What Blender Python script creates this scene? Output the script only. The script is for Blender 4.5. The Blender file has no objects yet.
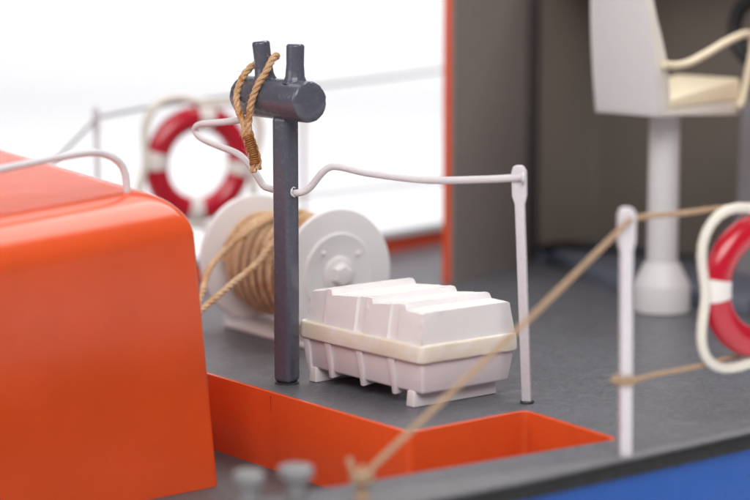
import bpy, bmesh, math, random
from mathutils import Vector, Matrix
random.seed(7)
PI = math.pi; R = math.radians
sc = bpy.context.scene
C = sc.collection
sc.unit_settings.system = 'METRIC'
sc.unit_settings.scale_length = 0.01          # one unit is one centimetre: a small model boat

# ------------------------------------------------------------------ camera geometry (used to read positions off known planes)
PITCH, HFOV, CAMZ = 8.5, 20.0, 9.56
F = 375 / math.tan(R(HFOV / 2))
def _ray(x, y):
    a, b = (x - 375) / F, -(y - 250) / F
    c, s = math.cos(R(PITCH)), math.sin(R(PITCH))
    return Vector((a, c + b * s, -s + b * c))
def P(x, y, z=0.0):                            # point on the plane at height z
    w = _ray(x, y); t = (z - CAMZ) / w.z
    return Vector((0, 0, CAMZ)) + w * t
def Q(x, y, Y):                                # point at depth Y
    w = _ray(x, y)
    return Vector((0, 0, CAMZ)) + w * (Y / w.y)

# ------------------------------------------------------------------ object helpers
def thing(name, label, cat, loc=(0, 0, 0), rz=0.0, group=None, kind=None):
    o = bpy.data.objects.new(name, None); C.objects.link(o)
    o.empty_display_size = 0.3
    o.location = loc; o.rotation_euler = (0, 0, rz)
    o['label'] = label; o['category'] = cat
    if group: o['group'] = group
    if kind: o['kind'] = kind
    return o
def obj(name, bm, m, parent=None, world=None, smooth=40, label=None):
    """links bm as one mesh; world = root whose location is taken off the world-space vertices"""
    if world is not None:
        bmesh.ops.translate(bm, verts=bm.verts, vec=-Vector(world.location))
    bm.normal_update()
    lim = R(smooth)
    for f in bm.faces: f.smooth = True
    for e in bm.edges:
        e.smooth = (len(e.link_faces) == 2 and e.calc_face_angle(0) < lim)
    me = bpy.data.meshes.new(name); bm.to_mesh(me); bm.free()
    me.materials.append(m)
    o = bpy.data.objects.new(name, me); C.objects.link(o)
    if parent: o.parent = parent
    if label: o['label'] = label
    return o
def copy_tree(o, parent=None):
    c = o.copy(); C.objects.link(c)
    if parent: c.parent = parent
    for ch in [k for k in bpy.data.objects if k.parent == o]:
        copy_tree(ch, c)
    return c

# ------------------------------------------------------------------ shape helpers
def bevel(bm, w, seg=2, ang=25, verts=None):
    es = [e for e in bm.edges if len(e.link_faces) == 2 and e.calc_face_angle(0) > R(ang)]
    if es: bmesh.ops.bevel(bm, geom=es, offset=w, segments=seg, profile=.5, affect='EDGES', clamp_overlap=True)
    return bm
def prism(poly, z0, z1, bm=None, bev=0, seg=2):
    bm2 = bmesh.new()
    a = [bm2.verts.new((p[0], p[1], z0)) for p in poly]
    b = [bm2.verts.new((p[0], p[1], z1)) for p in poly]
    n = len(poly)
    bm2.faces.new(a[::-1]); bm2.faces.new(b)
    for i in range(n): bm2.faces.new((a[i], a[(i + 1) % n], b[(i + 1) % n], b[i]))
    bmesh.ops.recalc_face_normals(bm2, faces=bm2.faces)
    if bev: bevel(bm2, bev, seg)
    return merge(bm, bm2)
def merge(bm, bm2):
    if bm is None: return bm2
    me = bpy.data.meshes.new('tmp'); bm2.to_mesh(me); bm.from_mesh(me); bm2.free(); bpy.data.meshes.remove(me)
    return bm
def hexa(cs, bm=None, bev=0, seg=2):           # eight corners: four bottom, four top, same order
    b2 = bmesh.new(); v = [b2.verts.new(c) for c in cs]
    for q in ((3, 2, 1, 0), (4, 5, 6, 7), (0, 1, 5, 4), (1, 2, 6, 5), (2, 3, 7, 6), (3, 0, 4, 7)):
        b2.faces.new([v[i] for i in q])
    bmesh.ops.recalc_face_normals(b2, faces=b2.faces)
    if bev: bevel(b2, bev, seg)
    return merge(bm, b2)
def box(x0, x1, y0, y1, z0, z1, bm=None, bev=0, seg=2):
    return hexa([(x0, y0, z0), (x1, y0, z0), (x1, y1, z0), (x0, y1, z0), (x0, y0, z1), (x1, y0, z1), (x1, y1, z1), (x0, y1, z1)], bm, bev, seg)
def wall(a, b, t0, t1, z0, z1, bm=None, bev=0.0):   # a slab along a->b; t = offsets to its left
    a = Vector((a[0], a[1])); b = Vector((b[0], b[1])); d = (b - a).normalized(); n = Vector((-d.y, d.x))
    poly = [a + n * t0, b + n * t0, b + n * t1, a + n * t1]
    return prism(poly, z0, z1, bm, bev)
def spline(pts, step):
    pts = [Vector(p) for p in pts]
    out = []
    n = len(pts)
    for i in range(n - 1):
        p0, p1, p2, p3 = pts[max(i - 1, 0)], pts[i], pts[i + 1], pts[min(i + 2, n - 1)]
        k = max(2, int((p2 - p1).length / step))
        for j in range(k):
            t = j / k
            out.append(.5 * ((2 * p1) + (p2 - p0) * t + (2 * p0 - 5 * p1 + 4 * p2 - p3) * t * t + (3 * p1 - p0 - 3 * p2 + p3) * t ** 3))
    out.append(pts[-1])
    return out
def frames(path, closed=False):
    n = len(path); T = []
    for i in range(n):
        if closed: t = path[(i + 1) % n] - path[i - 1]
        else: t = path[min(i + 1, n - 1)] - path[max(i - 1, 0)]
        T.append(t.normalized() if t.length > 1e-9 else Vector((0, 0, 1)))
    up = Vector((0, 0, 1)) if abs(T[0].z) < .9 else Vector((1, 0, 0))
    N = [(up - T[0] * up.dot(T[0])).normalized()]
    for i in range(1, n):
        q = T[i - 1].rotation_difference(T[i]); v = q @ N[-1]
        N.append((v - T[i] * v.dot(T[i])).normalized())
    return T, N
def tube(path, r, seg=12, bm=None, closed=False, lobes=0, pitch=.5, depth=.2, rad=None):
    """swept tube; lobes > 0 makes a laid rope of that many twisted strands"""
    if bm is None: bm = bmesh.new()
    path = [Vector(p) for p in path]
    T, N = frames(path, closed)
    rings = []; L = 0.0; n = len(path)
    for i in range(n):
        if i: L += (path[i] - path[i - 1]).length
        B = T[i].cross(N[i]); ri = r if rad is None else rad(i / max(1, n - 1)) * r
        ph = 2 * PI * L / pitch; ring = []
        for k in range(seg):
            a = 2 * PI * k / seg; rr = ri
            if lobes: rr = ri * (1 - depth + depth * abs(math.cos(lobes * (a - ph / 1.0) / 2)) ** .7)
            ring.append(bm.verts.new(path[i] + (N[i] * math.cos(a) + B * math.sin(a)) * rr))
        rings.append(ring)
    m = n if closed else n - 1
    for i in range(m):
        a, b = rings[i], rings[(i + 1) % n]
        for k in range(seg): bm.faces.new((a[k], a[(k + 1) % seg], b[(k + 1) % seg], b[k]))
    if not closed:
        bm.faces.new(rings[0][::-1]); bm.faces.new(rings[-1])
    return bm
def laid(pl, r, pitch, bm=None, closed=False, seg=7):
    """three strands twisted round each other along a fine path"""
    if bm is None: bm = bmesh.new()
    T, N = frames(pl, closed); L = [0.0]
    for i in range(1, len(pl)): L.append(L[-1] + (pl[i] - pl[i - 1]).length)
    if closed:
        tot = L[-1] + (pl[0] - pl[-1]).length; pitch = tot / max(1, round(tot / pitch))
    for k in range(3):
        q = []
        for i, p in enumerate(pl):
            a = 2 * PI * (k / 3 + L[i] / pitch)
            q.append(p + (N[i] * math.cos(a) + T[i].cross(N[i]) * math.sin(a)) * r * .47)
        tube(q, r * .56, seg, bm, closed)
    return bm
def rope(path, r, bm=None, pitch=None, fuzz=3.0, seg=7):
    pitch = pitch or r * 6.5
    pl = spline(path, pitch / 9)
    bm = laid(pl, r, pitch, bm, seg=seg)
    n = int(fuzz * sum((pl[i + 1] - pl[i]).length for i in range(len(pl) - 1)))
    for _ in range(n):                           # loose fibres
        i = random.randrange(1, len(pl) - 1)
        t = (pl[i] - pl[i - 1]).normalized()
        v = Vector((random.gauss(0, 1), random.gauss(0, 1), random.gauss(0, 1))); v = (v - t * v.dot(t)).normalized()
        w = t * random.choice((-1, 1)); l = random.uniform(.05, .17)
        p0 = pl[i] + v * r * .7
        tube([p0, p0 + (v * .4 + w * .7) * l * .5, p0 + (v * .8 + w) * l], .0045, 3, bm, rad=lambda u: 1 - .7 * u)
    return bm
def lathe(prof, seg=32, bm=None, M=None):        # prof = [(r, z)], closed by caps
    b2 = bmesh.new(); rings = []
    for r, z in prof:
        rings.append([b2.verts.new((r * math.cos(2 * PI * k / seg), r * math.sin(2 * PI * k / seg), z)) for k in range(seg)])
    for i in range(len(prof) - 1):
        a, b = rings[i], rings[i + 1]
        for k in range(seg): b2.faces.new((a[k], a[(k + 1) % seg], b[(k + 1) % seg], b[k]))
    b2.faces.new(rings[0][::-1]); b2.faces.new(rings[-1])
    bmesh.ops.recalc_face_normals(b2, faces=b2.faces)
    if M is not None: bmesh.ops.transform(b2, matrix=M, verts=b2.verts)
    return merge(bm, b2)
def axis_matrix(c, d):                           # local z -> direction d, origin c
    d = Vector(d).normalized()
    q = Vector((0, 0, 1)).rotation_difference(d)
    return Matrix.Translation(Vector(c)) @ q.to_matrix().to_4x4()

# ------------------------------------------------------------------ materials
def mat(name, col, rough=.4, var=.15, vs=1.2, grain=.0, gs=40, bump=.02, bs=25, wave=.0, ws=.6, coat=0, sss=0,
        stain=None, chips=None, spec=.5, rvar=.12, dust=0, metal=0):
    m = bpy.data.materials.new(name); m.use_nodes = True
    nt = m.node_tree; N = nt.nodes; L = nt.links
    b = N['Principled BSDF']
    tc = N.new('ShaderNodeTexCoord')
    def noise(scale, detail=5, rough=.6, dist=0):
        n = N.new('ShaderNodeTexNoise'); n.inputs['Scale'].default_value = scale
        n.inputs['Detail'].default_value = detail; n.inputs['Roughness'].default_value = rough
        n.inputs['Distortion'].default_value = dist
        L.new(tc.outputs['Object'], n.inputs['Vector']); return n.outputs['Fac']
    def mix(fac, a, c):
        x = N.new('ShaderNodeMix'); x.data_type = 'RGBA'
        L.new(fac, x.inputs[0])
        for s, v in ((6, a), (7, c)):
            if hasattr(v, 'node'): L.new(v, x.inputs[s])
            else: x.inputs[s].default_value = (*v, 1)
        return x.outputs[2]
    def ramp(fac, lo, hi):
        r = N.new('ShaderNodeMapRange'); r.inputs[1].default_value = lo; r.inputs[2].default_value = hi
        L.new(fac, r.inputs[0]); return r.outputs[0]
    c0 = tuple(x * (1 - var) for x in col); c1 = tuple(min(1, x * (1 + var)) for x in col)
    c = mix(ramp(noise(vs), .3, .7), c0, c1)
    if grain:
        g = noise(gs, 3, .7)
        d = tuple(x * (1 - grain) for x in col)
        c = mix(ramp(g, .62, .44), c, d)
        l = tuple(min(1, x * (1 + grain * 1.3)) for x in col)
        g2 = noise(gs * 1.3, 2, .6)
        c = mix(ramp(g2, .60, .72), c, l)
    if stain:                                    # (colour, scale, lo, hi)
        c = mix(ramp(noise(stain[1], 6, .65, .6), stain[2], stain[3]), c, stain[0])
    if chips:                                    # small specks of another colour
        c = mix(ramp(noise(chips[1], 2, .5), chips[2], chips[2] + .02), c, chips[0])
    L.new(c, b.inputs['Base Color'])
    rr = ramp(noise(vs * 2.3, 6, .7), .25, .75)
    mr = N.new('ShaderNodeMapRange'); L.new(rr, mr.inputs[0])
    mr.inputs[3].default_value = max(.03, rough - rvar); mr.inputs[4].default_value = min(1, rough + rvar)
    L.new(mr.outputs[0], b.inputs['Roughness'])
    b.inputs['Specular IOR Level'].default_value = spec
    b.inputs['Metallic'].default_value = metal
    if coat:
        b.inputs['Coat Weight'].default_value = coat; b.inputs['Coat Roughness'].default_value = .12
    if sss:
        b.inputs['Subsurface Weight'].default_value = sss; b.inputs['Subsurface Radius'].default_value = (.12, .08, .06)
        b.inputs['Subsurface Scale'].default_value = 1
    nrm = None
    for amt, scale, det in ((bump, bs, 4), (wave, ws, 2)):
        if not amt: continue
        bp = N.new('ShaderNodeBump'); bp.inputs['Strength'].default_value = 1
        bp.inputs['Distance'].default_value = amt
        L.new(noise(scale, det, .6), bp.inputs['Height'])
        if nrm: L.new(nrm, bp.inputs['Normal'])
        nrm = bp.outputs[0]
    if nrm: L.new(nrm, b.inputs['Normal'])
    return m

M = dict(
    deck=mat('deck_grey_paint', (.172, .175, .196), .33, .06, .9, .6, 42, .007, 60, .003, .8, stain=((.19, .188, .20), 1.3, .56, .9), rvar=.10),
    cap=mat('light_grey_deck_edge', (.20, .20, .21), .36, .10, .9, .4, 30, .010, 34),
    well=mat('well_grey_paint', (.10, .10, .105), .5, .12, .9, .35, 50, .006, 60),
    orange=mat('orange_gloss_paint', (.71, .088, .020), .22, .06, .6, 0, 40, .0012, 30, .010, .7, spec=.5, coat=.12, chips=((.75, .30, .2), 13, .80), rvar=.06),
    orange_far=mat('orange_satin_paint', (.68, .078, .018), .34, .06, .6, 0, 40, .001, 30),
    rubber=mat('rubbing_strake_black', (.024, .023, .024), .55, .25, 2, .5, 16, .02, 14, spec=.25),
    blue=mat('blue_hull_paint', (.010, .085, .36), .35, .08, .8, 0, 40, .002, 20, .01, .8, spec=.25, chips=((.01, .03, .12), 5, .72)),
    white=mat('white_paint', (.84, .82, .815), .42, .04, 1.0, .03, 40, .0025, 35, .012, 1.6, sss=.0, stain=((.66, .62, .60), 1.4, .62, .9)),
    raft=mat('white_resin', (.82, .785, .785), .45, .03, 1.4, .035, 55, .003, 40, .01, 2, sss=.12, chips=((.35, .28, .24), 9, .79)),
    tub=mat('pinkish_white_resin', (.78, .70, .715), .42, .04, 1.4, .035, 55, .003, 40, .01, 2, sss=.12, chips=((.35, .28, .24), 9, .79)),
    raftlid=mat('white_rough_resin', (.82, .79, .765), .5, .03, 1.6, .12, 34, .010, 36, .01, 2, sss=.1, chips=((.30, .25, .22), 11, .76)),
    rim=mat('yellowed_resin', (.80, .71, .57), .42, .08, 1.8, .04, 50, .004, 30, .01, 2, sss=.12, stain=((.80, .765, .725), 1.5, .42, .62)),
    steel=mat('dark_grey_paint', (.088, .091, .120), .24, .12, 1.8, .10, 30, .006, 14, .02, 3, coat=.15, chips=((.30, .29, .30), 8, .775), rvar=.10),
    grey=mat('light_grey_metal_paint', (.22, .216, .22), .4, .1, 2, .08, 30, .004, 20),
    rail=mat('off_white_rail_paint', (.66, .615, .63), .38, .10, 2.5, .05, 40, .008, 16, .012, 4, stain=((.42, .38, .37), 3.2, .66, .8)),
    rod=mat('lilac_white_plastic', (.66, .62, .645), .28, .07, 2.2, .03, 40, .004, 18, .01, 3, coat=.2, sss=.1),
    edge_pale=mat('pale_orange_edge', (.70, .40, .30), .5, .2, 6),
    glue=mat('dark_glue', (.03, .028, .03), .3, .2),
    rope=mat('manila_rope', (.76, .53, .34), .85, .30, 4.5, .25, 26, .006, 60, stain=((.45, .19, .055), 1.3, .5, .72), spec=.2),
    ropedark=mat('brown_manila_rope', (.62, .40, .22), .8, .2, 2.2, .25, 26, .006, 60, stain=((.40, .16, .045), 2.4, .5, .66), spec=.25),
    whip=mat('waxed_twine', (.36, .135, .03), .4, .25, 3, .3, 22, .012, 30, stain=((.7, .5, .32), 4, .66, .8)),
    cord=mat('thin_tan_cord', (.50, .34, .22), .85, .15, 3, .25, 40, .006, 60, spec=.2),
    cordgrey=mat('pale_cord', (.22, .19, .185), .8, .12, 3, .15, 40, .005, 60, spec=.2),
    red=mat('red_gloss_paint', (.47, .006, .022), .2, .08, 1.2, 0, 40, .001, 30, .012, 1.6, coat=.4, rvar=.05),
    band=mat('white_band', (.78, .74, .70), .5, .05, 2, .05, 40, .004, 30),
    grab=mat('cream_cord', (.76, .71, .62), .6, .08, 2, .08, 40, .006, 40),
    wallin=mat('grey_brown_lining', (.25, .218, .203), .28, .10, .5, .06, 40, .001, 20, .01, .5),
    wallbrown=mat('brown_lining', (.185, .158, .135), .4, .12, .5, .06, 40, .001, 20, .01, .5),
    dark=mat('dark_trim', (.035, .030, .030), .45, .1),
    step=mat('blue_grey_step', (.14, .155, .20), .4, .1, .8, .2, 40, .003, 40),
    seatwhite=mat('grey_white_paint', (.67, .645, .645), .45, .04, 1.0, .03, 40, .0025, 35, .012, 1.6),
    beige=mat('beige_upholstery', (.74, .69, .62), .5, .05, 1, .03, 30, .003, 30),
    cream=mat('cream_upholstery', (.80, .70, .50), .5, .05, 1, .03, 30, .003, 30),
    black=mat('black_plastic', (.012, .012, .014), .35, .1),
    console=mat('console_grey', (.28, .26, .27), .4, .08),
    backdrop=mat('white_studio_paper', (.88, .88, .89), .9, .01, .02, 0, 40, 0, 1, spec=.1),
)

# ------------------------------------------------------------------ plan of the boat
AX = Vector((math.cos(R(37)), math.sin(R(37)), 0))        # fore-and-aft
TR = Vector((math.cos(R(-53)), math.sin(R(-53)), 0))      # athwartships, towards the near side
c1, c2, c3 = P(410, 432), P(525, 410), P(618, 439)
e1 = P(207, 373); e1d = (e1 - c1).normalized()
efar = c1 + e1d * 15.5
gdir = (P(617, 441) - P(345, 487)).normalized()
gl = c3 - gdir * 21
def U(a): return Vector((math.cos(R(a)), math.sin(R(a)), 0))
o1, o2, o3 = P(480, 491), P(590, 468), P(750, 433)
near = [o1 - U(33) * 19, o1 - U(33.5) * 11, o1 - U(34) * 4.8, o1, o2, o3, o3 + U(40) * 6.5, o3 + U(41) * 15]
g0, g1 = P(390, 252), P(441, 243)
g2 = g0 - U(46) * 3.4; g3 = g2 - U(42) * 6; g4 = g3 - U(37) * 9
far = [g4, g3, g2, g0, g1, g1 + U(49) * 6, g1 + U(48) * 14]
nearS = spline(near, 1.2); farS = spline(far, 1.2)
def flat(pts): return [Vector((p.x, p.y)) for p in pts]
def offset(pts, d):                                        # shift an open polyline to its left by d
    o = []
    for i, p in enumerate(pts):
        t = (pts[min(i + 1, len(pts) - 1)] - pts[max(i - 1, 0)]); t = Vector((t.x, t.y, 0)).normalized()
        o.append(Vector((p.x - t.y * d, p.y + t.x * d, p.z)))
    return o
def onfar(px, py):                                         # point above the far bulwark seen at a pixel
    k = (px - 375) / F
    for a, b in zip(farS, farS[1:]):
        c, s_ = math.cos(R(PITCH)), math.sin(R(PITCH))
        w = _ray(px, py); kk = w.x / w.y
        fa, fb = a.x - kk * a.y, b.x - kk * b.y
        if fa * fb <= 0:
            q = a + (b - a) * (fa / (fa - fb)); return Q(px, py, q.y + .3)
def onrail(px, py, d=0.0):                                 # point in the upright plane of the near rail
    w = _ray(px, py); B0 = P(625, 457); n = Vector((-math.sin(R(37)), math.cos(R(37)), 0))
    t = (n.dot(B0) - d - n.dot(Vector((0, 0, CAMZ)))) / n.dot(w)
    return Vector((0, 0, CAMZ)) + w * t
farOut = offset(farS, .75)                                 # outer face of the far bulwark

boat = thing('model_boat', 'orange and blue model boat with grey decks and a recessed orange well', 'model boat', (1, 45, -6.2))
def boatpart(name, bm, m, **k): return obj(name, bm, m, boat, world=boat, **k)
def soften(pts, r, k=4):                                   # round the corners of a polyline
    out = [pts[0]]
    for i in range(1, len(pts) - 1):
        a = pts[i] + (pts[i - 1] - pts[i]).normalized() * r; b = pts[i] + (pts[i + 1] - pts[i]).normalized() * r
        for j in range(k + 1):
            t = j / k; out.append(a * (1 - t) ** 2 + pts[i] * 2 * t * (1 - t) + b * t * t)
    out.append(pts[-1]); return out
wl = [efar] + soften([efar, c1, c2 * .5 + c1 * .5], .10)[1:-1] + soften([c2 * .5 + c1 * .5, c2, c3], .30)[1:-1] + [c3, gl]
wl = [p for p in wl if (p - c3).length > .3]
wl = wl[:11] + soften([c2 + (c3 - c2) * .5, c3, c3 - gdir], .22, 8)[1:-1] + wl[11:]
wo = offset(wl, -.075)
# main deck: one slab with the well cut out of its near side
deck_poly = flat(wl) + flat(nearS) + flat(farS[::-1])
boatpart('deck', prism(deck_poly, -.035, 0, bev=.012, seg=1), M['deck'])
# orange sides of the well
def ribbon(pts, t, z0, z1, bm=None, bev=0.0, side=1, closed=False):
    """thick wall along a polyline, thickness t on the left (side=1) or right"""
    b2 = bmesh.new(); n = len(pts); outer = []
    for i, p in enumerate(pts):
        d0 = (pts[i] - pts[i - 1]) if i else (pts[1] - pts[0]); d1 = (pts[i + 1] - pts[i]) if i < n - 1 else d0
        if not i: d0 = d1
        d0 = Vector((d0.x, d0.y)).normalized(); d1 = Vector((d1.x, d1.y)).normalized()
        n0 = Vector((-d0.y, d0.x)); n1 = Vector((-d1.y, d1.x)); h = (n0 + n1).normalized()
        outer.append(Vector((p.x, p.y)) + h * (side * t / max(.3, h.dot(n0))))
    A = [b2.verts.new((p.x, p.y, z0)) for p in pts]; B = [b2.verts.new((p.x, p.y, z1)) for p in pts]
    D = [b2.verts.new((p.x, p.y, z0)) for p in outer]; E = [b2.verts.new((p.x, p.y, z1)) for p in outer]
    for i in range(n - 1):
        b2.faces.new((A[i], A[i + 1], B[i + 1], B[i])); b2.faces.new((D[i + 1], D[i], E[i], E[i + 1]))
        b2.faces.new((B[i], B[i + 1], E[i + 1], E[i])); b2.faces.new((A[i + 1], A[i], D[i], D[i + 1]))
    b2.faces.new((A[0], B[0], E[0], D[0])); b2.faces.new((A[-1], D[-1], E[-1], B[-1]))
    bmesh.ops.recalc_face_normals(b2, faces=b2.faces)
    if bev: bevel(b2, bev, 3, 20)
    return merge(bm, b2)
kc = min(range(len(wl)), key=lambda i_: (wl[i_] - c3).length)
cm = ribbon(wo[:kc + 4], .10, -1.66, .010, bev=.042)
ribbon(wl[kc + 3:], .10, -1.66, -.036, cm)
boatpart('coaming', cm, M['orange'])
well_poly = flat([efar + TR * .1, c1 + Vector((.1, .1, 0)), c2 + Vector((.1, .1, 0)), c3 + Vector((.4, .0, 0)), gl]) + flat([gl + e1d * 9, efar])
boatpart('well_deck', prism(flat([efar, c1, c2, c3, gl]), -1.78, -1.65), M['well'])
fo = Vector((e1d.y, -e1d.x, 0)); fo = fo if fo.y < 0 else -fo
q0 = P(276, 392); q0 = c1 + e1d * (q0 - c1).dot(e1d) + fo * .078
boatpart('paint_crack', tube([q0 + e1d * random.gauss(0, .008) + Vector((0, 0, -.06 - .06 * k)) for k in range(7)], .006, 5, rad=lambda u: 1 - .6 * u), M['glue'])
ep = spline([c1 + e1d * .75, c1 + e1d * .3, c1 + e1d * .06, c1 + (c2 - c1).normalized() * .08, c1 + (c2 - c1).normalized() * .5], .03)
boatpart('pale_edge', tube([p + Vector((0, -.055, .004 + random.gauss(0, .003))) for p in ep], .017, 6, rad=lambda u: random.uniform(.15, 1) * math.sin(PI * min(max(u, .04), .96)) ** .5), M['edge_pale'])  # thin pale orange line of uneven width along the coaming's corner edge
# rubbing strake and blue hull
ns_in = offset(nearS, .03)
boatpart('rubbing_strake', ribbon(offset(nearS, -.05), .5, -.33, -.036, bev=.06), M['rubber'])
hull = offset(nearS, .10)
hp = hull + farOut[::-1]
hb = bmesh.new()
top = [hb.verts.new((p.x, p.y, -.30)) for p in hp]
mid = [hb.verts.new((p.x, p.y, -3.0)) for p in hp]
cen = Vector((sum(p.x for p in hp) / len(hp), sum(p.y for p in hp) / len(hp), 0))
bot = [hb.verts.new((cen.x + (p.x - cen.x) * .9, cen.y + (p.y - cen.y) * .9, -6.2)) for p in hp]
n = len(hp)
for a, b in ((top, mid), (mid, bot)):
    for i in range(n): hb.faces.new((a[i], a[(i + 1) % n], b[(i + 1) % n], b[i]))
hb.faces.new(bot)
bmesh.ops.recalc_face_normals(hb, faces=hb.faces)
boatpart('hull', hb, M['blue'], smooth=30)
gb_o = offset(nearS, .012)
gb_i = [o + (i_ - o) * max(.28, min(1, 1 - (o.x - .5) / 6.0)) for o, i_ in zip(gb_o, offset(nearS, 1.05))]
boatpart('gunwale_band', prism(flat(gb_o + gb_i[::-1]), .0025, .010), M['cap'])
# far bulwark with its pale cap
boatpart('bulwark', ribbon(farS, .70, -.30, .40), M['orange_far'])
boatpart('bulwark_cap', ribbon(offset(farS, -.06), .85, .402, .50, bev=.03), M['grey'])

# ------------------------------------------------------------------ casing hatch in front of the well
hk = P(220, 486, -1.65)
hd = U(39); hn = U(125.5)
hatch = thing('engine_casing', 'large glossy orange casing with rounded top edges standing in the well', 'casing', (hk.x - 4, hk.y, -1.65))
Lh, Wh, zt = 13.0, 9.5, 4.50
hnn = Vector((-hd.y, hd.x, 0))
def casing_ring(inset, rad, z, taper):
    x0, x1, y0, y1 = inset + taper, Lh - inset, inset + taper * .25, Wh - inset
    out = []
    for cx, cy, a0 in ((x1 - rad, y1 - rad, 0), (x0 + rad, y1 - rad, 90), (x0 + rad, y0 + rad, 180), (x1 - rad, y0 + rad, 270)):
        for k in range(9):
            a = R(a0 + 90 * k / 8); x = cx + rad * math.cos(a); y = cy + rad * math.sin(a)
            out.append(hk - hd * x + hn * y + Vector((0, 0, z + 1.65 + (.045 * (y - .5) - .075 * x) * max(0, z + .5) / 4.9)))
    return out
bm = bmesh.new(); prev = None; ro = .98
lv = [(0, .16, -1.645 + (zt - ro + 1.645) * k / 6, .42 * k / 6) for k in range(7)]
lv += [(ro * (1 - math.cos(R(90 * k / 12))), .16 + .5 * ro * (1 - math.cos(R(90 * k / 12))), zt - ro + ro * math.sin(R(90 * k / 12)), .42) for k in range(1, 13)]
for ins, rad, z, tp in lv:
    rg = [bm.verts.new(p) for p in casing_ring(ins, rad, z, tp)]
    if prev:
        for k in range(len(rg)): bm.faces.new((prev[k], prev[(k + 1) % len(rg)], rg[(k + 1) % len(rg)], rg[k]))
    else: bm.faces.new(rg[::-1])
    prev = rg
bm.faces.new(prev); bmesh.ops.recalc_face_normals(bm, faces=bm.faces)
obj('body', bm, M['orange'], hatch, world=hatch, smooth=50)
def onroof(px, py, d):                                    # point in the upright plane standing d behind the casing's long face
    w = _ray(px, py); n = hnn
    t = (n.dot(hk) + d) / n.dot(w)
    return Vector((0, 0, CAMZ)) + w * t
hr = [onroof(*a, 1.15) for a in ((-170, 205), (-60, 182), (30, 163), (85, 153), (106, 154.5), (119, 162), (125.5, 175), (127.5, 204))]
h0 = hr[0] + (hr[0] - hr[1]).normalized() * .45; hr = [h0 + Vector((-.08, -.05, -1.25)), h0 + Vector((-.06, -.04, -.35))] + hr
obj('hand_rail', tube(spline(hr, .12), .075, 12), M['rail'], hatch, world=hatch)

# ------------------------------------------------------------------ samson post with crossbar
pb = P(287, 383)
post = thing('mooring_post', 'dark grey mooring post with a crossbar and two upright pegs', 'mooring post', pb)
rm = Matrix.Rotation(R(-33), 4, 'Z')
bm = box(-.226, .226, -.226, .226, 0.02, 5.75, bev=.12, seg=5)
bmesh.ops.transform(bm, matrix=rm, verts=bm.verts)
obj('post', bm, M['steel'], post)
bm = lathe([(.265, 0.0), (.265, .02), (.24, .035)], 24); obj('base_ring', bm, M['glue'], post)
cbz = 6.08
cb = Vector((0, 0, cbz))
prof = [(.36, -1.53), (.405, -1.51), (.43, -1.45), (.43, .84), (.415, .895), (.38, .92), (.20, .925)]
bm = lathe(prof, 36, M=axis_matrix(cb, TR))
for v in bm.verts: v.co += Vector((random.gauss(0, .004), random.gauss(0, .004), random.gauss(0, .004)))
obj('crossbar', bm, M['steel'], post)
for a, lean, h in ((-.75, -.13, 1.17), (.36, .02, 1.15)):
    base = cb + TR * a + Vector((0, 0, .36))
    d = Vector((lean * .8, 0, 1))
    bm = lathe([(.27, 0), (.235, .07), (.205, .14), (.185, .4), (.19, h - .4 + .02), (.185, h - .36 + .0), (.155, h - .33)], 20, M=axis_matrix(base, d))
    obj('peg', bm, M['steel'], post)

# rope bight hung over the peg
cw = Vector(pb) + cb
NR = Vector((-AX.x, -AX.y, 0))
def cbp(a, nn, z): return Vector((pb.x, pb.y, z)) + TR * (a * 1.178) + NR * (nn * .95)
bight = thing('rope_loop', 'twisted brown rope loop hung over the left peg and crossbar of the grey post', 'rope', (pb.x, pb.y, 6.5))
strand = [(-.26, .52, 4.62), (-.30, .50, 4.85), (-.42, .52, 5.15), (-.50, .56, 5.45), (-.49, .56, 5.70), (-.42, .54, 6.05), (-.32, .44, 6.42), (-.29, .28, 6.63), (-.33, .08, 6.88),
          (-.45, -.14, 6.97), (-.64, -.28, 6.93), (-.85, -.16, 6.86), (-.97, .08, 6.72), (-1.02, .30, 6.47), (-.96, .50, 6.12), (-.82, .56, 5.80), (-.66, .56, 5.55), (-.52, .64, 5.30), (-.40, .62, 5.05), (-.34, .60, 4.80), (-.32, .58, 4.55)]
obj('bight', rope([cbp(*s) for s in strand], .080, fuzz=16, pitch=.46), M['ropedark'], bight, world=bight)
wc = [cbp(-.50, .59, 5.28), cbp(-.42, .57, 5.08), cbp(-.36, .55, 4.90), cbp(-.315, .55, 4.72)]
wp = spline(wc, .01); T_, N_ = frames(wp)
hel = []
for i in range(len(wp) * 6):
    s = i / 6; k = min(int(s), len(wp) - 1); an = i * .26
    B_ = T_[k].cross(N_[k])
    hel.append(wp[k] + N_[k] * math.cos(an) * .10 + B_ * math.sin(an) * .135)
obj('whipping', tube(hel, .022, 6), M['whip'], bight, world=bight)

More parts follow.
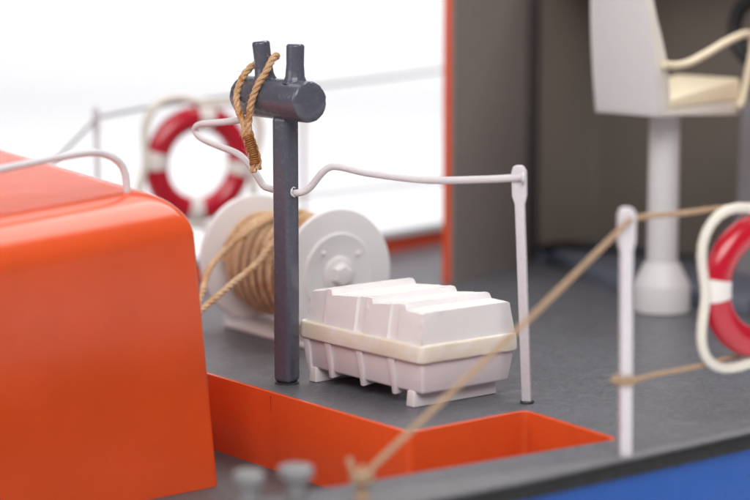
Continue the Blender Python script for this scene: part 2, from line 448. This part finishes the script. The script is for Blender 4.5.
# ------------------------------------------------------------------ winch drum with rope
WT = Vector((math.cos(R(-53)), math.sin(R(-53)), 0)); WN = Vector((WT.y, -WT.x, 0)); WS = -WN
wR = P(336, 274, 1.70); dW = wR.y - 46.57; dE = e1.y - 44.43
LW = 3.45
wL = wR - WT * LW
winch = thing('rope_winch', 'white rope drum with two round flanges behind the grey post', 'winch', ((wR.x + wL.x) / 2, (wR.y + wL.y) / 2, 0))
def flange(c, d, hub):
    f = obj('flange', lathe([(1.46, -.09), (1.52, -.075), (1.535, -.03), (1.535, .03), (1.52, .075), (1.46, .09), (.4, .09)], 96, M=axis_matrix(c, d)), M['white'], winch, world=winch, smooth=35)
    if hub:
        obj('hub_plate', lathe([(.98, .085), (.98, .12), (.945, .145), (.87, .132), (.45, .13), (.2, .13)], 64, M=axis_matrix(c, d)), M['white'], f, world=winch)
        obj('hub_boss', lathe([(.44, .13), (.42, .16), (.38, .18), (.1, .18)], 36, M=axis_matrix(c, d)), M['white'], f, world=winch)
        obj('nut', lathe([(.265, .17), (.275, .19), (.275, .28), (.22, .33), (.05, .35)], 6, M=axis_matrix(c, d)), M['white'], f, world=winch, smooth=20)
        side = WS 
        for an in (40, 130, 215, 310):
            p = Vector(c) + side * .70 * math.cos(R(an)) + Vector((0, 0, 0.70 * math.sin(R(an))))
            obj('bolt', lathe([(.055, .13), (.055, .165), (.035, .185)], 12, M=axis_matrix(p, d)), M['white'], f, world=winch)
flange(wR, WT, True); flange(wL, WT, False)
obj('drum', lathe([(.80, .05), (.80, LW - .05)], 48, M=axis_matrix(wL, WT)), M['white'], winch, world=winch)
wm = Vector(((wR.x + wL.x) / 2, (wR.y + wL.y) / 2, 0))
def wp_(a, n, z): return wm + WT * a + WN * n + Vector((0, 0, z))
bb = hexa([wp_(-1.9, .8, .005), wp_(1.85, .8, .005), wp_(1.85, -.8, .005), wp_(-1.9, -.8, .005),
           wp_(-1.9, .8, .14), wp_(1.85, .8, .14), wp_(1.85, -.8, .14), wp_(-1.9, -.8, .14)], bev=.04)
obj('base_plate', bb, M['white'], winch, world=winch)
for s in (-1, 1):
    a0 = s * (LW / 2 + .17)
    br = hexa([wp_(a0 - .07, .75, .17), wp_(a0 + .07, .75, .17), wp_(a0 + .07, -.75, .17), wp_(a0 - .07, -.75, .17),
               wp_(a0 - .07, .33, 1.35 if s < 0 else .95), wp_(a0 + .07, .33, 1.35 if s < 0 else .95), wp_(a0 + .07, -.33, 1.35 if s < 0 else .95), wp_(a0 - .07, -.33, 1.35 if s < 0 else .95)], bev=.03)
    obj('bracket', br, M['white'], winch, world=winch)
coil = thing('coiled_rope', 'tan twisted rope wound thickly round the white drum with two loose ends', 'rope', (wm.x, wm.y, 1.7))
def drum_pt(a, th, r): return Vector((wL.x, wL.y, 1.7)) + WT * a + (WN * math.cos(th) + Vector((0, 0, math.sin(th)))) * r
bm = bmesh.new()
pts = []
turns = 18
for i in range(turns * 72):
    t = i / 72; a = .17 + (LW - .34) * t / turns
    pts.append(drum_pt(a, 2 * PI * t, .90 + .05 * math.sin(t * 1.7)))
laid([Vector(p) for p in pts], .082, .5, bm, seg=5)
# outer layer, less tidy: the turns lie at a slant and ride over one another
pts = []
for i in range(17 * 90):
    t = i / 90; u = t / 17
    a = .24 + (LW - .5) * u + .13 * math.sin(2 * PI * t + .8) * (1 - .45 * u) + .04 * math.sin(3.1 * t)
    r = 1.045 + .09 * u + .035 * math.sin(2 * PI * t * .37 + 1) + .02 * math.sin(9 * t)
    pts.append(drum_pt(max(.17, min(LW - .17, a)), 2 * PI * t, r))
laid([Vector(p) for p in pts], .078, .48, bm, seg=6)
pts = []
for i in range(7 * 90):
    t = i / 90; u = t / 7
    a = LW - .22 - 2.5 * u + .30 * math.sin(2 * PI * t + 2.2)
    pts.append(drum_pt(max(.17, min(LW - .17, a)), 2 * PI * t + 1, 1.23 - .02 * u + .02 * math.sin(7 * t)))
laid([Vector(p) for p in pts], .078, .48, bm, seg=6)
obj('wound_rope', bm, M['rope'], coil, world=coil)
end = Vector((-4.35, 44.6 + dE, -1.5))
s1 = [drum_pt(2.25, 2.2, 1.22), drum_pt(1.95, 1.5, 1.32), drum_pt(1.7, .95, 1.36), Q(231, 245, 46.75 + dE * 0.00 + dW * 1.00), Q(210, 268, 46.2 + dE * 0.20 + dW * 0.80), Q(202, 292, 45.6 + dE * 0.50 + dW * 0.50), Q(192, 318, 45.1 + dE * 0.75 + dW * 0.25), Q(178, 348, 44.8 + dE * 0.90 + dW * 0.10), end + Vector((0, .3, .6)), end]
s2 = [drum_pt(2.9, 1.2, 1.24), drum_pt(2.65, .75, 1.35), Q(255, 265, 46.3 + dE * 0.15 + dW * 0.85), Q(231, 285, 45.75 + dE * 0.43 + dW * 0.57), Q(202, 310, 45.25 + dE * 0.68 + dW * 0.32), Q(190, 322, 44.95 + dE * 0.82 + dW * 0.18), Q(172, 350, 44.65 + dE * 0.98 + dW * 0.02), end + Vector((-.1, .1, .5)), end + Vector((-.2, 0, 0))]
for s in (s1, s2):
    obj('loose_end', rope(s, .080, fuzz=14, pitch=.48), M['rope'], coil, world=coil)

# ------------------------------------------------------------------ life raft box
ZO = .13
RN = P(421, 366.3, .82 + ZO); RN.z = 0; RU = U(130) * .965; RV = U(38)
RL, RW = 4.28, 2.74
raft = thing('life_raft_box', 'white ribbed life raft box with yellowed rim and stepped lid on the grey deck', 'life raft box', RN + RU * RL / 2 + RV * RW / 2)
def rp(u, v, z): return RN + RU * u + RV * v + Vector((0, 0, z + ZO))
def frus(u0, u1, v0, v1, z0, z1, iu, iv, bm=None, bev=.03, seg=3):   # iu / iv = inset at the top (negative = flare)
    return hexa([rp(u0, v0, z0), rp(u1, v0, z0), rp(u1, v1, z0), rp(u0, v1, z0),
                 rp(u0 + iu, v0 + iv, z1), rp(u1 - iu, v0 + iv, z1), rp(u1 - iu, v1 - iv, z1), rp(u0 + iu, v1 - iv, z1)], bm, bev, seg)
# lower half with fins
tb = frus(.19, RL - .19, .21, RW - .21, .17, .86, -.08, -.09, bev=.06)
for fu in (1.08, 2.14, 3.22, 3.98):
    for s in (1, -1):
        a, b = fu - .115, fu + .115
        vo_t, vo_b, vi = (.07, .17, .36) if s > 0 else (RW - .07, RW - .17, RW - .36)
        tb = hexa([rp(a + .06, vo_b, .05), rp(b - .06, vo_b, .05), rp(b - .045, vi + .2 * s, .10), rp(a + .045, vi + .2 * s, .10),
                   rp(a, vo_t, .84), rp(b, vo_t, .84), rp(b, vi + .2 * s, .84), rp(a, vi + .2 * s, .84)], tb, .02, 2)
for u0 in (.42, RL - .55):                                 # two cross skids carry the box
    tb = frus(u0, u0 + .26, .16, RW - .35, .004 - ZO, .20, .02, .02, tb, .02)
obj('tub', tb, M['tub'], raft, world=raft)
rim = frus(0, RL, 0, RW, .83, 1.01, .0, .0, None, .0)
rm_ = hexa([rp(.03, .03, .82), rp(RL - .03, .03, .82), rp(RL - .03, RW - .03, .82), rp(.03, RW - .03, .82),
            rp(.05, .05, 1.20), rp(RL - .05, .05, 1.20), rp(RL - .05, RW - .05, 1.20), rp(.05, RW - .05, 1.20)])
rim.free(); rim = rm_
ve = [e for e in rim.edges if abs(e.verts[0].co.z - e.verts[1].co.z) > .2]
bmesh.ops.bevel(rim, geom=ve, offset=.17, segments=6, profile=.5, affect='EDGES')
bevel(rim, .055, 3, 50)
bmesh.ops.subdivide_edges(rim, edges=[e for e in rim.edges if e.calc_length() > .8], cuts=10, use_grid_fill=False)
for v in rim.verts: v.co.z += .004 * math.sin(v.co.x * 4.1 + v.co.y * 2.3) ; v.co += Vector((random.gauss(0, .003), random.gauss(0, .003), random.gauss(0, .003)))
obj('rim', rim, M['rim'], raft, world=raft)
# lid: a trapezoid section swept along the box, stepping up like shingles
zb = 1.19
secs = [(.12, zb, .0, 0), (.18, 1.845, .0, 0), (.74, 1.86, .0, 0)]     # (u, top height, side offset, extra on one side)
for u, nu in ((.79, 1.90), (1.90, 3.28), (3.28, 3.90)):
    d = .11 / (nu - u - .17)
    zz = lambda x: 1.965 - d * max(0, x - u - .13)
    secs += [(u, 1.97, 0, 0), (u + .13, 1.965, 0, 0), (u + .17, zz(u + .2), .05, 0), (u + .43, zz(u + .43), .05, 0)]
    if nu < 3.6: secs += [(u + .47, zz(u + .47), 0, 0), (nu - .05, zz(nu - .05), 0, 0)]
secs += [(3.98, 1.85, .05, 0), (4.08, zb, .05, 0)]
lb = bmesh.new(); prev = None; v0b, v1b = .12, RW - .12
def lid_ring(u, zt, off, ex, n=16):
    sl = .10
    h = max(zt - zb, .001); q = sl * h / .65
    pts = [(v0b + off, zb), (v0b + off + q * .55, zb + h * .55), (v0b + off + q, zt - .03 * min(1, h / .2)), (v0b + off + q + .05, zt)]
    m = []
    for j in range(1, n): m.append((v0b + off + q + .05 + (v1b - v0b - 2 * (off + q + .05)) * j / n, zt))
    r = [(RW - a, b) for a, b in pts[::-1]]
    pts = [(a + ex * (b - zb) / .5, b) for a, b in pts]
    return pts + m + r
for (u, zt, off, ex) in secs:
    ring = [lb.verts.new(rp(u, v, z)) for v, z in lid_ring(u, zt, off, ex)]
    if prev:
        for j in range(len(ring) - 1): lb.faces.new((prev[j], prev[j + 1], ring[j + 1], ring[j]))
        lb.faces.new((prev[-1], prev[0], ring[0], ring[-1]))
    prev = ring
bmesh.ops.recalc_face_normals(lb, faces=lb.faces)
bevel(lb, .026, 2, 28)
bmesh.ops.subdivide_edges(lb, edges=[e for e in lb.edges if e.calc_length() > .25], cuts=3, use_grid_fill=True)
for v in lb.verts:
    v.co += Vector((random.gauss(0, .0025), random.gauss(0, .0025), random.gauss(0, .0025)))
lb.normal_update()
for f in lb.faces: f.material_index = 0 if f.normal.z > .75 else 1
obj('lid', lb, M['raftlid'], raft, world=raft, smooth=32).data.materials.append(M['raft'])

# ------------------------------------------------------------------ stanchions
def stanchion_mesh(h, hw=.18, rw=.135, th=.10):
    o = [(-rw, 0), (rw, 0), (rw, h - .80), (hw, h - .62), (hw + .01, h - .12), (hw - .05, h - .02), (hw - .10, h),
         (-hw + .10, h), (-hw + .04, h - .02), (-hw, h - .14), (-hw, h - .62), (-rw, h - .80)]
    bm = bmesh.new()
    f = [bm.verts.new((x, -th, z)) for x, z in o]; b = [bm.verts.new((x, th, z)) for x, z in o]
    bm.faces.new(f); bm.faces.new(b[::-1]); n = len(o)
    for i in range(n): bm.faces.new((f[(i + 1) % n], f[i], b[i], b[(i + 1) % n]))
    bmesh.ops.recalc_face_normals(bm, faces=bm.faces)
    bevel(bm, .028, 2, 25)
    return bm
A = P(527, 403)
rail = thing('hand_rail', 'bent white hand rail rod running from its stanchion through the grey post', 'hand rail', A)
st = obj('stanchion', stanchion_mesh(4.91, .148, .098, .08), M['rod'], rail)
st.rotation_euler = (R(.5), R(-2.5), R(-16))
obj('base_collar', lathe([(.135, .0), (.15, .02), (.14, .05), (.1, .055)], 9), M['glue'], rail)
rp_ = [(523, 177, 42.12), (512, 178, 42.2), (480, 179.5, 42.4), (425, 180, 42.75), (370, 173.5, 43.1), (340, 167, 43.3), (329, 167.5, 43.36), (321, 174, 43.4), (311, 186.5, 43.47), (304, 191.5, 43.5),
       (296, 193, 43.55), (286, 192, 43.67), (270, 188.5, 44.0), (263, 185, 44.1), (256, 174, 44.25), (247, 162, 44.45), (237, 153.5, 44.65), (220, 146.5, 44.9), (204, 139.5, 45.15), (197, 134, 45.25), (195, 128.5, 45.25), (200, 124.5, 45.15), (210, 123.3, 45.0), (226, 121.8, 44.8), (246, 119, 44.55)]
RY = lambda Y: pb.y + (Y - 43.67) * (((A.y - pb.y) / (42.22 - 43.67)) if Y < 43.67 else 1.15)
obj('rod', tube(spline([Q(a[0], a[1], RY(a[2])) for a in rp_], .06), .076, 12), M['rail'], rail, world=rail)
obj('solder_collar', tube([Q(521.5, 178, A.y - .14), Q(524, 178, A.y - .14)], .115, 12), M['rail'], rail, world=rail)

cq = [Q(294.5, 191.8, pb.y - .23) + Vector((.085 * math.cos(a) * random.uniform(.8, 1.4) * .8, .045 * math.cos(a), .085 * math.sin(a) * random.uniform(.8, 1.4))) for a in [1.4 + i * .42 for i in range(9)]]
chip = tube(cq, .022, 6, rad=lambda u: random.uniform(.4, 1.3))
obj('solder_ring', chip, M['rail'], rail, world=rail)
Bp = P(625, 457)
G1 = 'rail stanchions along the gunwales'
sb = thing('stanchion', 'white flat headed stanchion at the near deck edge with cords tied to it', 'stanchion', Bp, 0, G1)
m_ = obj('upright', stanchion_mesh(4.64, .158, .112, .085), M['rod'], sb); m_.rotation_euler = (0, R(-.7), R(14))
fs = [('thin far stanchion above the orange casing left of the red ring', onfar(97, 107)), ('thin far stanchion partly hidden behind the dark grey post', onfar(304, 80))]
for lab, p in fs:
    s = copy_tree(sb); s['label'] = lab
    s.location = (p.x, p.y, .5); s.scale = (.62, .62, (p.z - .5) / 4.64)
E2 = Bp + U(37) * 8.3
s = copy_tree(sb); s['label'] = 'white stanchion at the deck edge beyond the near life ring'; s.location = E2

# ------------------------------------------------------------------ cords
eye = P(362, 500)
eb = thing('eye_bolt', 'small brown eye bolt on the near deck edge holding the slanting cord', 'eye bolt', eye)
obj('shank', lathe([(.16, 0), (.16, .04), (.09, .06), (.08, .34)], 14), M['cord'], eb)
obj('ring', tube([Vector((0, .13 * math.cos(t * PI / 12), .44 + .13 * math.sin(t * PI / 12))) for t in range(24)], .045, 8, closed=True), M['cord'], eb)
G2 = 'guard cords of the rail'
def cordthing(label, pts, r, m, extra=None, group=G2, fuzz=1.5):
    t = thing('guard_cord', label, 'cord', pts[0], 0, group)
    bm = rope(pts, r, fuzz=fuzz, pitch=r * 7.5, seg=6)
    if extra:
        for q in extra: rope(q, r, bm, fuzz=fuzz, pitch=r * 7.5, seg=6)
    obj('cord', bm, m, t, world=t)
    return t
bt = onrail(628, 222, .1)
knot = [eye + Vector((.16 * math.cos(a), .16 * math.sin(a), .30 + .03 * a / 2)) for a in [i * .5 for i in range(26)]]
up = [eye + Vector((.12, .05, .50)), eye + (bt - eye) * .33 + Vector((0, 0, .25)), eye + (bt - eye) * .66 + Vector((0, 0, .10)), eye + (bt - eye) * .9 + Vector((0, 0, .03)), bt, onrail(634, 219, -.1), onrail(645, 216.5), onrail(680, 213.5), onrail(716, 209), onrail(760, 204), E2 + Vector((-.1, 0, 4.4))]
tail = [eye + Vector((-.05, -.1, .35)), eye + Vector((-.16, -.1, .55)), eye + Vector((-.22, -.05, .74))]
cordthing('tan cord slanting from the near eye bolt up over the near stanchion top', up, .058, M['cord'], [knot, tail], fuzz=3)
lk = Vector((Bp.x - .03, Bp.y, onrail(625, 380).z))
wrap = [lk + Vector((.175 * math.cos(a), .155 * math.sin(a), .045 * math.sin(a * .43))) for a in [i * .45 for i in range(28)]]
lo = [lk + Vector((.1, -.20, 0)), onrail(650, 376), onrail(700, 366), onrail(760, 352), E2 + Vector((-.1, -.1, 1.5))]
lt = [lk + Vector((-.1, -.18, 0)), lk + Vector((-.2, -.14, .03)), lk + Vector((-.24, -.08, .01))]
cordthing('tan cord knotted low round the near stanchion and running behind the life ring', lo, .048, M['cord'], [wrap, lt], fuzz=2)
fr = [onfar(*a) for a in ((97, 118.5), (104, 116.5), (128, 111.5), (150, 107.5), (199, 100.5), (240, 95.5), (303, 88), (380, 78.5), (445, 70))]
fl_ = fr[0] + (g4 - g3).normalized() * 5; fl_.z = .55
cordthing('pale far cord running past the far life ring to the wheelhouse', [fl_, fl_ + (fr[0] - fl_) * .5, fl_ + (fr[0] - fl_) * .94] + fr + [fr[-1] + (fr[-1] - fr[-2]) * 1.5], .042, M['cordgrey'], fuzz=0)
lw = [onfar(*a) for a in ((97, 212), (200, 204), (303, 196), (380, 188), (445, 181))]
cordthing('pale lower far cord seen between the grey post and the wheelhouse', lw + [lw[-1] + (lw[-1] - lw[-2]) * 1.5], .04, M['cordgrey'], fuzz=0)

# ------------------------------------------------------------------ life rings
G3 = 'red and white life rings'
ring = thing('life_ring', 'red life ring with white bands and cream grab line on the near rail', 'life ring', (0, 0, 0), 0, G3)
RR, rr = 1.19, .315
def arc(R0, r0, a0, a1, seg, ns, bm=None, closed=False, squash=.85):
    if bm is None: bm = bmesh.new()
    rings = []
    for i in range(seg + (0 if closed else 1)):
        t = a0 + (a1 - a0) * i / seg; rings.append([])
        for k in range(ns):
            p = 2 * PI * k / ns
            rad = R0 + r0 * math.cos(p)
            rings[-1].append(bm.verts.new((rad * math.cos(t), r0 * squash * math.sin(p), rad * math.sin(t))))
    n = len(rings)
    for i in range(n if closed else n - 1):
        a, b = rings[i], rings[(i + 1) % n]
        for k in range(ns): bm.faces.new((a[k], b[k], b[(k + 1) % ns], a[(k + 1) % ns]))
    if not closed: bm.faces.new(rings[0]); bm.faces.new(rings[-1][::-1])
    bmesh.ops.recalc_face_normals(bm, faces=bm.faces)
    return bm
obj('ring', arc(RR, rr, 0, 2 * PI, 72, 24, closed=True), M['red'], ring)
for k in range(4):
    a = k * PI / 2
    obj('band', arc(RR, rr + .018, a - .165, a + .165, 8, 24), M['band'], ring)
gp = []
for i in range(160):
    t = 2 * PI * i / 160
    gp.append(Vector(((1.55 + .45 * math.sin(2 * t) ** 2) * math.cos(t), -.10 + .03 * math.sin(5 * t), (1.55 + .45 * math.sin(2 * t) ** 2) * math.sin(t))))
obj('grab_line', tube(gp, .105, 10, closed=True, lobes=3, pitch=.7, depth=.1), M['grab'], ring)
far_ring = copy_tree(ring); far_ring['label'] = 'blurred red life ring with pale bands hanging on the far rail'
rc = onrail(761, 284.5, .22); ring.location = rc; ring.scale = (.93,) * 3; ring.rotation_euler = (0, 0, R(31))
rc = onfar(199, 163) + Vector((0, -.25, 0)); far_ring.location = rc; far_ring.scale = (1.08,) * 3; far_ring.rotation_euler = (R(2), R(7), R(32))

# ------------------------------------------------------------------ bollards in front
G4 = 'short grey bollards on the near deck edge'
def bollard(px, py, r, h, label):
    p = P(px, py)
    t = thing('deck_bollard', label, 'bollard', p, 0, G4)
    obj('stem', lathe([(.32 * r / .3, 0), (.32 * r / .3, .05), (.20 * r / .3, .09), (.19 * r / .3, h - .22)], 28), M['grey'], t)
    obj('head', lathe([(.22 * r / .3, h - .22), (r, h - .18), (r, h - .03), (r - .04, h), (.1, h + .01)], 28), M['grey'], t)
bollard(249, 517, .26, .77, 'smaller left grey bollard close to the orange casing foot')
bollard(296, 508, .30, .72, 'larger grey bollard between the casing foot and the eye bolt')

# ------------------------------------------------------------------ wheelhouse
w0 = P(452, 284); w1 = P(526, 262); w2 = w1 + U(43) * 3.0
wd = (w1 - w0).normalized()
house = thing('wheelhouse', 'dark lined open wheelhouse with an orange outer edge', 'wheelhouse', (8, 54, 0))
def hp_(name, bm, m, **k): return obj(name, bm, m, house, world=house, **k)
ZR = 9.2
hp_('outer_wall', wall(w0, w1 + wd * .3, .07, .31, .003, ZR, bev=.02), M['orange_far'])
hp_('side_lining', wall(w0 + wd * .03, w1, 0, .068, .003, ZR), M['wallin'])
jn = Vector((wd.y, -wd.x, 0))
hp_('corner_post', prism(flat([w1 + wd * .01, w1 + wd * .01 + jn * .22, w1 + wd * .30 + jn * .22, w1 + wd * .30]), .003, ZR, bev=.03), M['dark'])
w1b = w1 + wd * .31
hp_('inner_side_wall', wall(w1b, w2, 0, .2, .003, ZR), M['wallbrown'])
fd = U(-52)
w3 = w2 + fd * 11.0
hp_('front_wall', wall(w2 + fd * .002, w3, 0, .2, .003, ZR), M['wallbrown'])
w4 = w3 - wd * 4.0
hp_('starboard_wall', wall(w3, w4, 0, .2, .003, ZR, bev=.02), M['orange_far'])
hp_('roof', prism(flat([w1 + wd * .35 - jn * .4, w2 - jn * .3 + wd * .4, w3 + wd * .5, w1 + wd * .35 + fd * 11.4]), ZR + .003, ZR + .3, bev=.05), M['orange_far'])
s0 = P(533, 253); s1_ = P(625, 294); s2_ = P(748, 316)
sp = flat([s0, s1_, s2_, s2_ + wd * 5 + fd * 1.0, w2 + fd * 6.5, w2 + fd * .25 - wd * .05, w1b + jn * .25])
hp_('step', prism(sp, .003, .42, bev=.03), M['step'])

# ------------------------------------------------------------------ helm seat
sp0 = P(661, 311)
seat = thing('helm_seat', 'white pedestal seat with cream cushion and bent arm rods in the wheelhouse', 'seat', sp0, R(43)); seat.scale = (1.05, 1.05, 1.02)
obj('pedestal_base', lathe([(.66, .0), (.70, .04), (.70, .66), (.67, .74), (.45, 1.18), (.40, 1.25), (.2, 1.25)], 40), M['seatwhite'], seat)
obj('column', lathe([(.375, 1.22), (.375, 4.95)], 32), M['seatwhite'], seat)
def sx(prof, y0, y1, bev=.05, sub=None):                   # side profile (x, z) extruded across y
    bm = bmesh.new(); a = [bm.verts.new((x, y0, z)) for x, z in prof]; b = [bm.verts.new((x, y1, z)) for x, z in prof]
    bm.faces.new(a); bm.faces.new(b[::-1]); n = len(prof)
    for i in range(n): bm.faces.new((a[(i + 1) % n], a[i], b[i], b[(i + 1) % n]))
    bmesh.ops.recalc_face_normals(bm, faces=bm.faces); bevel(bm, bev, 3)
    return bm
obj('seat_base', sx([(-1.35, 5.03), (1.62, 4.88), (1.66, 5.22), (-1.05, 5.16)], -.955, .955, .02), M['beige'], seat)
obj('cushion', sx([(-1.05, 5.17), (1.65, 5.23), (1.67, 5.72), (1.59, 5.80), (.2, 5.60), (-1.08, 5.40)], -.955, .955, .05), M['cream'], seat)
def back_shape(f0, f1, inset):
    bm = bmesh.new(); prev = None; nz = 18
    for i in range(nz + 1):
        u = i / nz; z = 5.0 + 3.5 * u
        w = .97 - inset - .26 * u ** 2.1 - (.55 * ((u - .85) / .15) ** 2 if u > .85 else 0)
        xb = -1.41 - .56 * u; th = .46 - .10 * u * u + .09 * math.sin(PI * min(1, u * 1.5))
        x0, x1 = xb + f0(th), xb + f1(th)
        rg = [bm.verts.new((x0, w, z)), bm.verts.new((x0, -w, z)), bm.verts.new((x1, -w, z))]
        rg += [bm.verts.new((x1 + (.06 if f1(th) > .2 else 0), -w * .4, z)), bm.verts.new((x1 + (.06 if f1(th) > .2 else 0), w * .4, z)), bm.verts.new((x1, w, z))]
        if prev:
            for k in range(6): bm.faces.new((prev[k], prev[(k + 1) % 6], rg[(k + 1) % 6], rg[k]))
        else: bm.faces.new(rg[::-1])
        prev = rg
    bm.faces.new(prev); bmesh.ops.recalc_face_normals(bm, faces=bm.faces); bevel(bm, .025, 2, 40)
    return bm
obj('backrest', back_shape(lambda t: 0, lambda t: .09, 0), M['seatwhite'], seat)
obj('back_cushion', back_shape(lambda t: .092, lambda t: t, .015), M['beige'], seat)
for s in (-1,):
    ap = [(-1.36, 6.27), (-.95, 6.22), (-.45, 6.27), (.2, 6.46), (.9, 6.70), (1.6, 6.88), (1.95, 6.84), (2.0, 6.55), (1.85, 6.0), (1.70, 5.5), (1.58, 5.2), (1.44, 5.08)]
    obj('arm_rod', tube(spline([Vector((x, s * 1.05, z)) for x, z in ap], .1), .095, 12), M['cream'], seat)

# ------------------------------------------------------------------ steering console
cp = Q(768, 225, 56.3); cp.z = .42
con = thing('steering_console', 'grey steering console with a black wheel in front of the seat', 'console', cp, R(40))
obj('cabinet', hexa([(-.35, -.9, 0), (1.3, -.9, 0), (1.3, .9, 0), (-.35, .9, 0), (-.15, -.9, 4.7), (1.3, -.9, 5.1), (1.3, .9, 5.1), (-.15, .9, 4.7)], bev=.06), M['console'], con)
wc_ = Vector((-.55, 0, 6.0))
wq = Q(767, 30, 55.9)
wz = wq.z - .42
whl = obj('steering_wheel', tube([Vector((-.6 , .82 * math.cos(t * PI / 24), wz + .82 * math.sin(t * PI / 24))) for t in range(48)], .19, 12, closed=True), M['black'], con)
bm = bmesh.new()
for k in range(3):
    a = R(90 + 120 * k); tube([Vector((-.6, 0, wz)), Vector((-.6, .8 * math.cos(a), wz + .8 * math.sin(a)))], .06, 8, bm)
obj('spokes', bm, M['black'], whl)
obj('steering_column', tube([Vector((-.6, 0, wz)), Vector((.4, 0, wz - .4)), Vector((.6, 0, 4.8))], .14, 12), M['black'], con)

# ------------------------------------------------------------------ studio table sweep
bm = bmesh.new(); prof = [(-120, -6.2), (-40, -6.2), (100, -6.2), (230, -6.2), (262, -4), (285, 6), (298, 24), (302, 45), (302, 78)]
rows = [[bm.verts.new((x, y, z)) for x in (-260, 0, 260)] for y, z in prof]
for a, b in zip(rows, rows[1:]):
    for i in range(2): bm.faces.new((a[i], a[i + 1], b[i + 1], b[i]))
bd = obj('backdrop', bm, M['backdrop'], None); bd['kind'] = 'structure'

# ------------------------------------------------------------------ lamps
def area(name, loc, target, sx_, sy_, power, col=(1, 1, 1)):
    l = bpy.data.lights.new(name, 'AREA'); l.shape = 'RECTANGLE'; l.size = sx_; l.size_y = sy_; l.energy = power; l.color = col
    o = bpy.data.objects.new(name, l); C.objects.link(o); o.location = loc
    o.rotation_euler = (Vector(target) - Vector(loc)).to_track_quat('-Z', 'Y').to_euler()
    return o
area('softbox_top', (34, 68, 80), (0, 45, 2), 62, 46, 46000, (1, .985, .97))
area('softbox_left', (-95, 5, 55), (0, 45, 2), 80, 70, 44000, (1, .98, .97))
area('softbox_front', (2, -42, 78), (0, 45, 2), 100, 55, 105000, (1, .985, .98))
area('table_lamp', (0, 170, 130), (0, 150, -6), 200, 110, 96000, (.99, .99, 1)).data.spread = R(110)
area('backdrop_lamp', (0, 190, 120), (0, 300, 50), 260, 60, 124000, (.99, .99, 1)).data.spread = R(110)
w = bpy.data.worlds.new('World'); sc.world = w; w.use_nodes = True
w.node_tree.nodes['Background'].inputs['Color'].default_value = (.96, .94, 1, 1)
w.node_tree.nodes['Background'].inputs['Strength'].default_value = .12

# ------------------------------------------------------------------ camera
cam = bpy.data.cameras.new('camera'); co = bpy.data.objects.new('camera', cam); C.objects.link(co)
co.location = (0, 0, CAMZ); co.rotation_euler = (R(90 - PITCH), 0, 0)
cam.sensor_width = 36; cam.lens = 18 / math.tan(R(HFOV / 2)); cam.clip_start = .5; cam.clip_end = 2000
cam.dof.use_dof = True; cam.dof.focus_distance = 44.9; cam.dof.aperture_fstop = .102 / .98; cam.dof.aperture_blades = 0
sc.camera = co
sc.view_settings.view_transform = 'Standard'; sc.view_settings.look = 'None'
sc.view_settings.exposure = 0.1; sc.view_settings.gamma = 1
sc.cycles.use_denoising = True
sc.cycles.max_bounces = 8
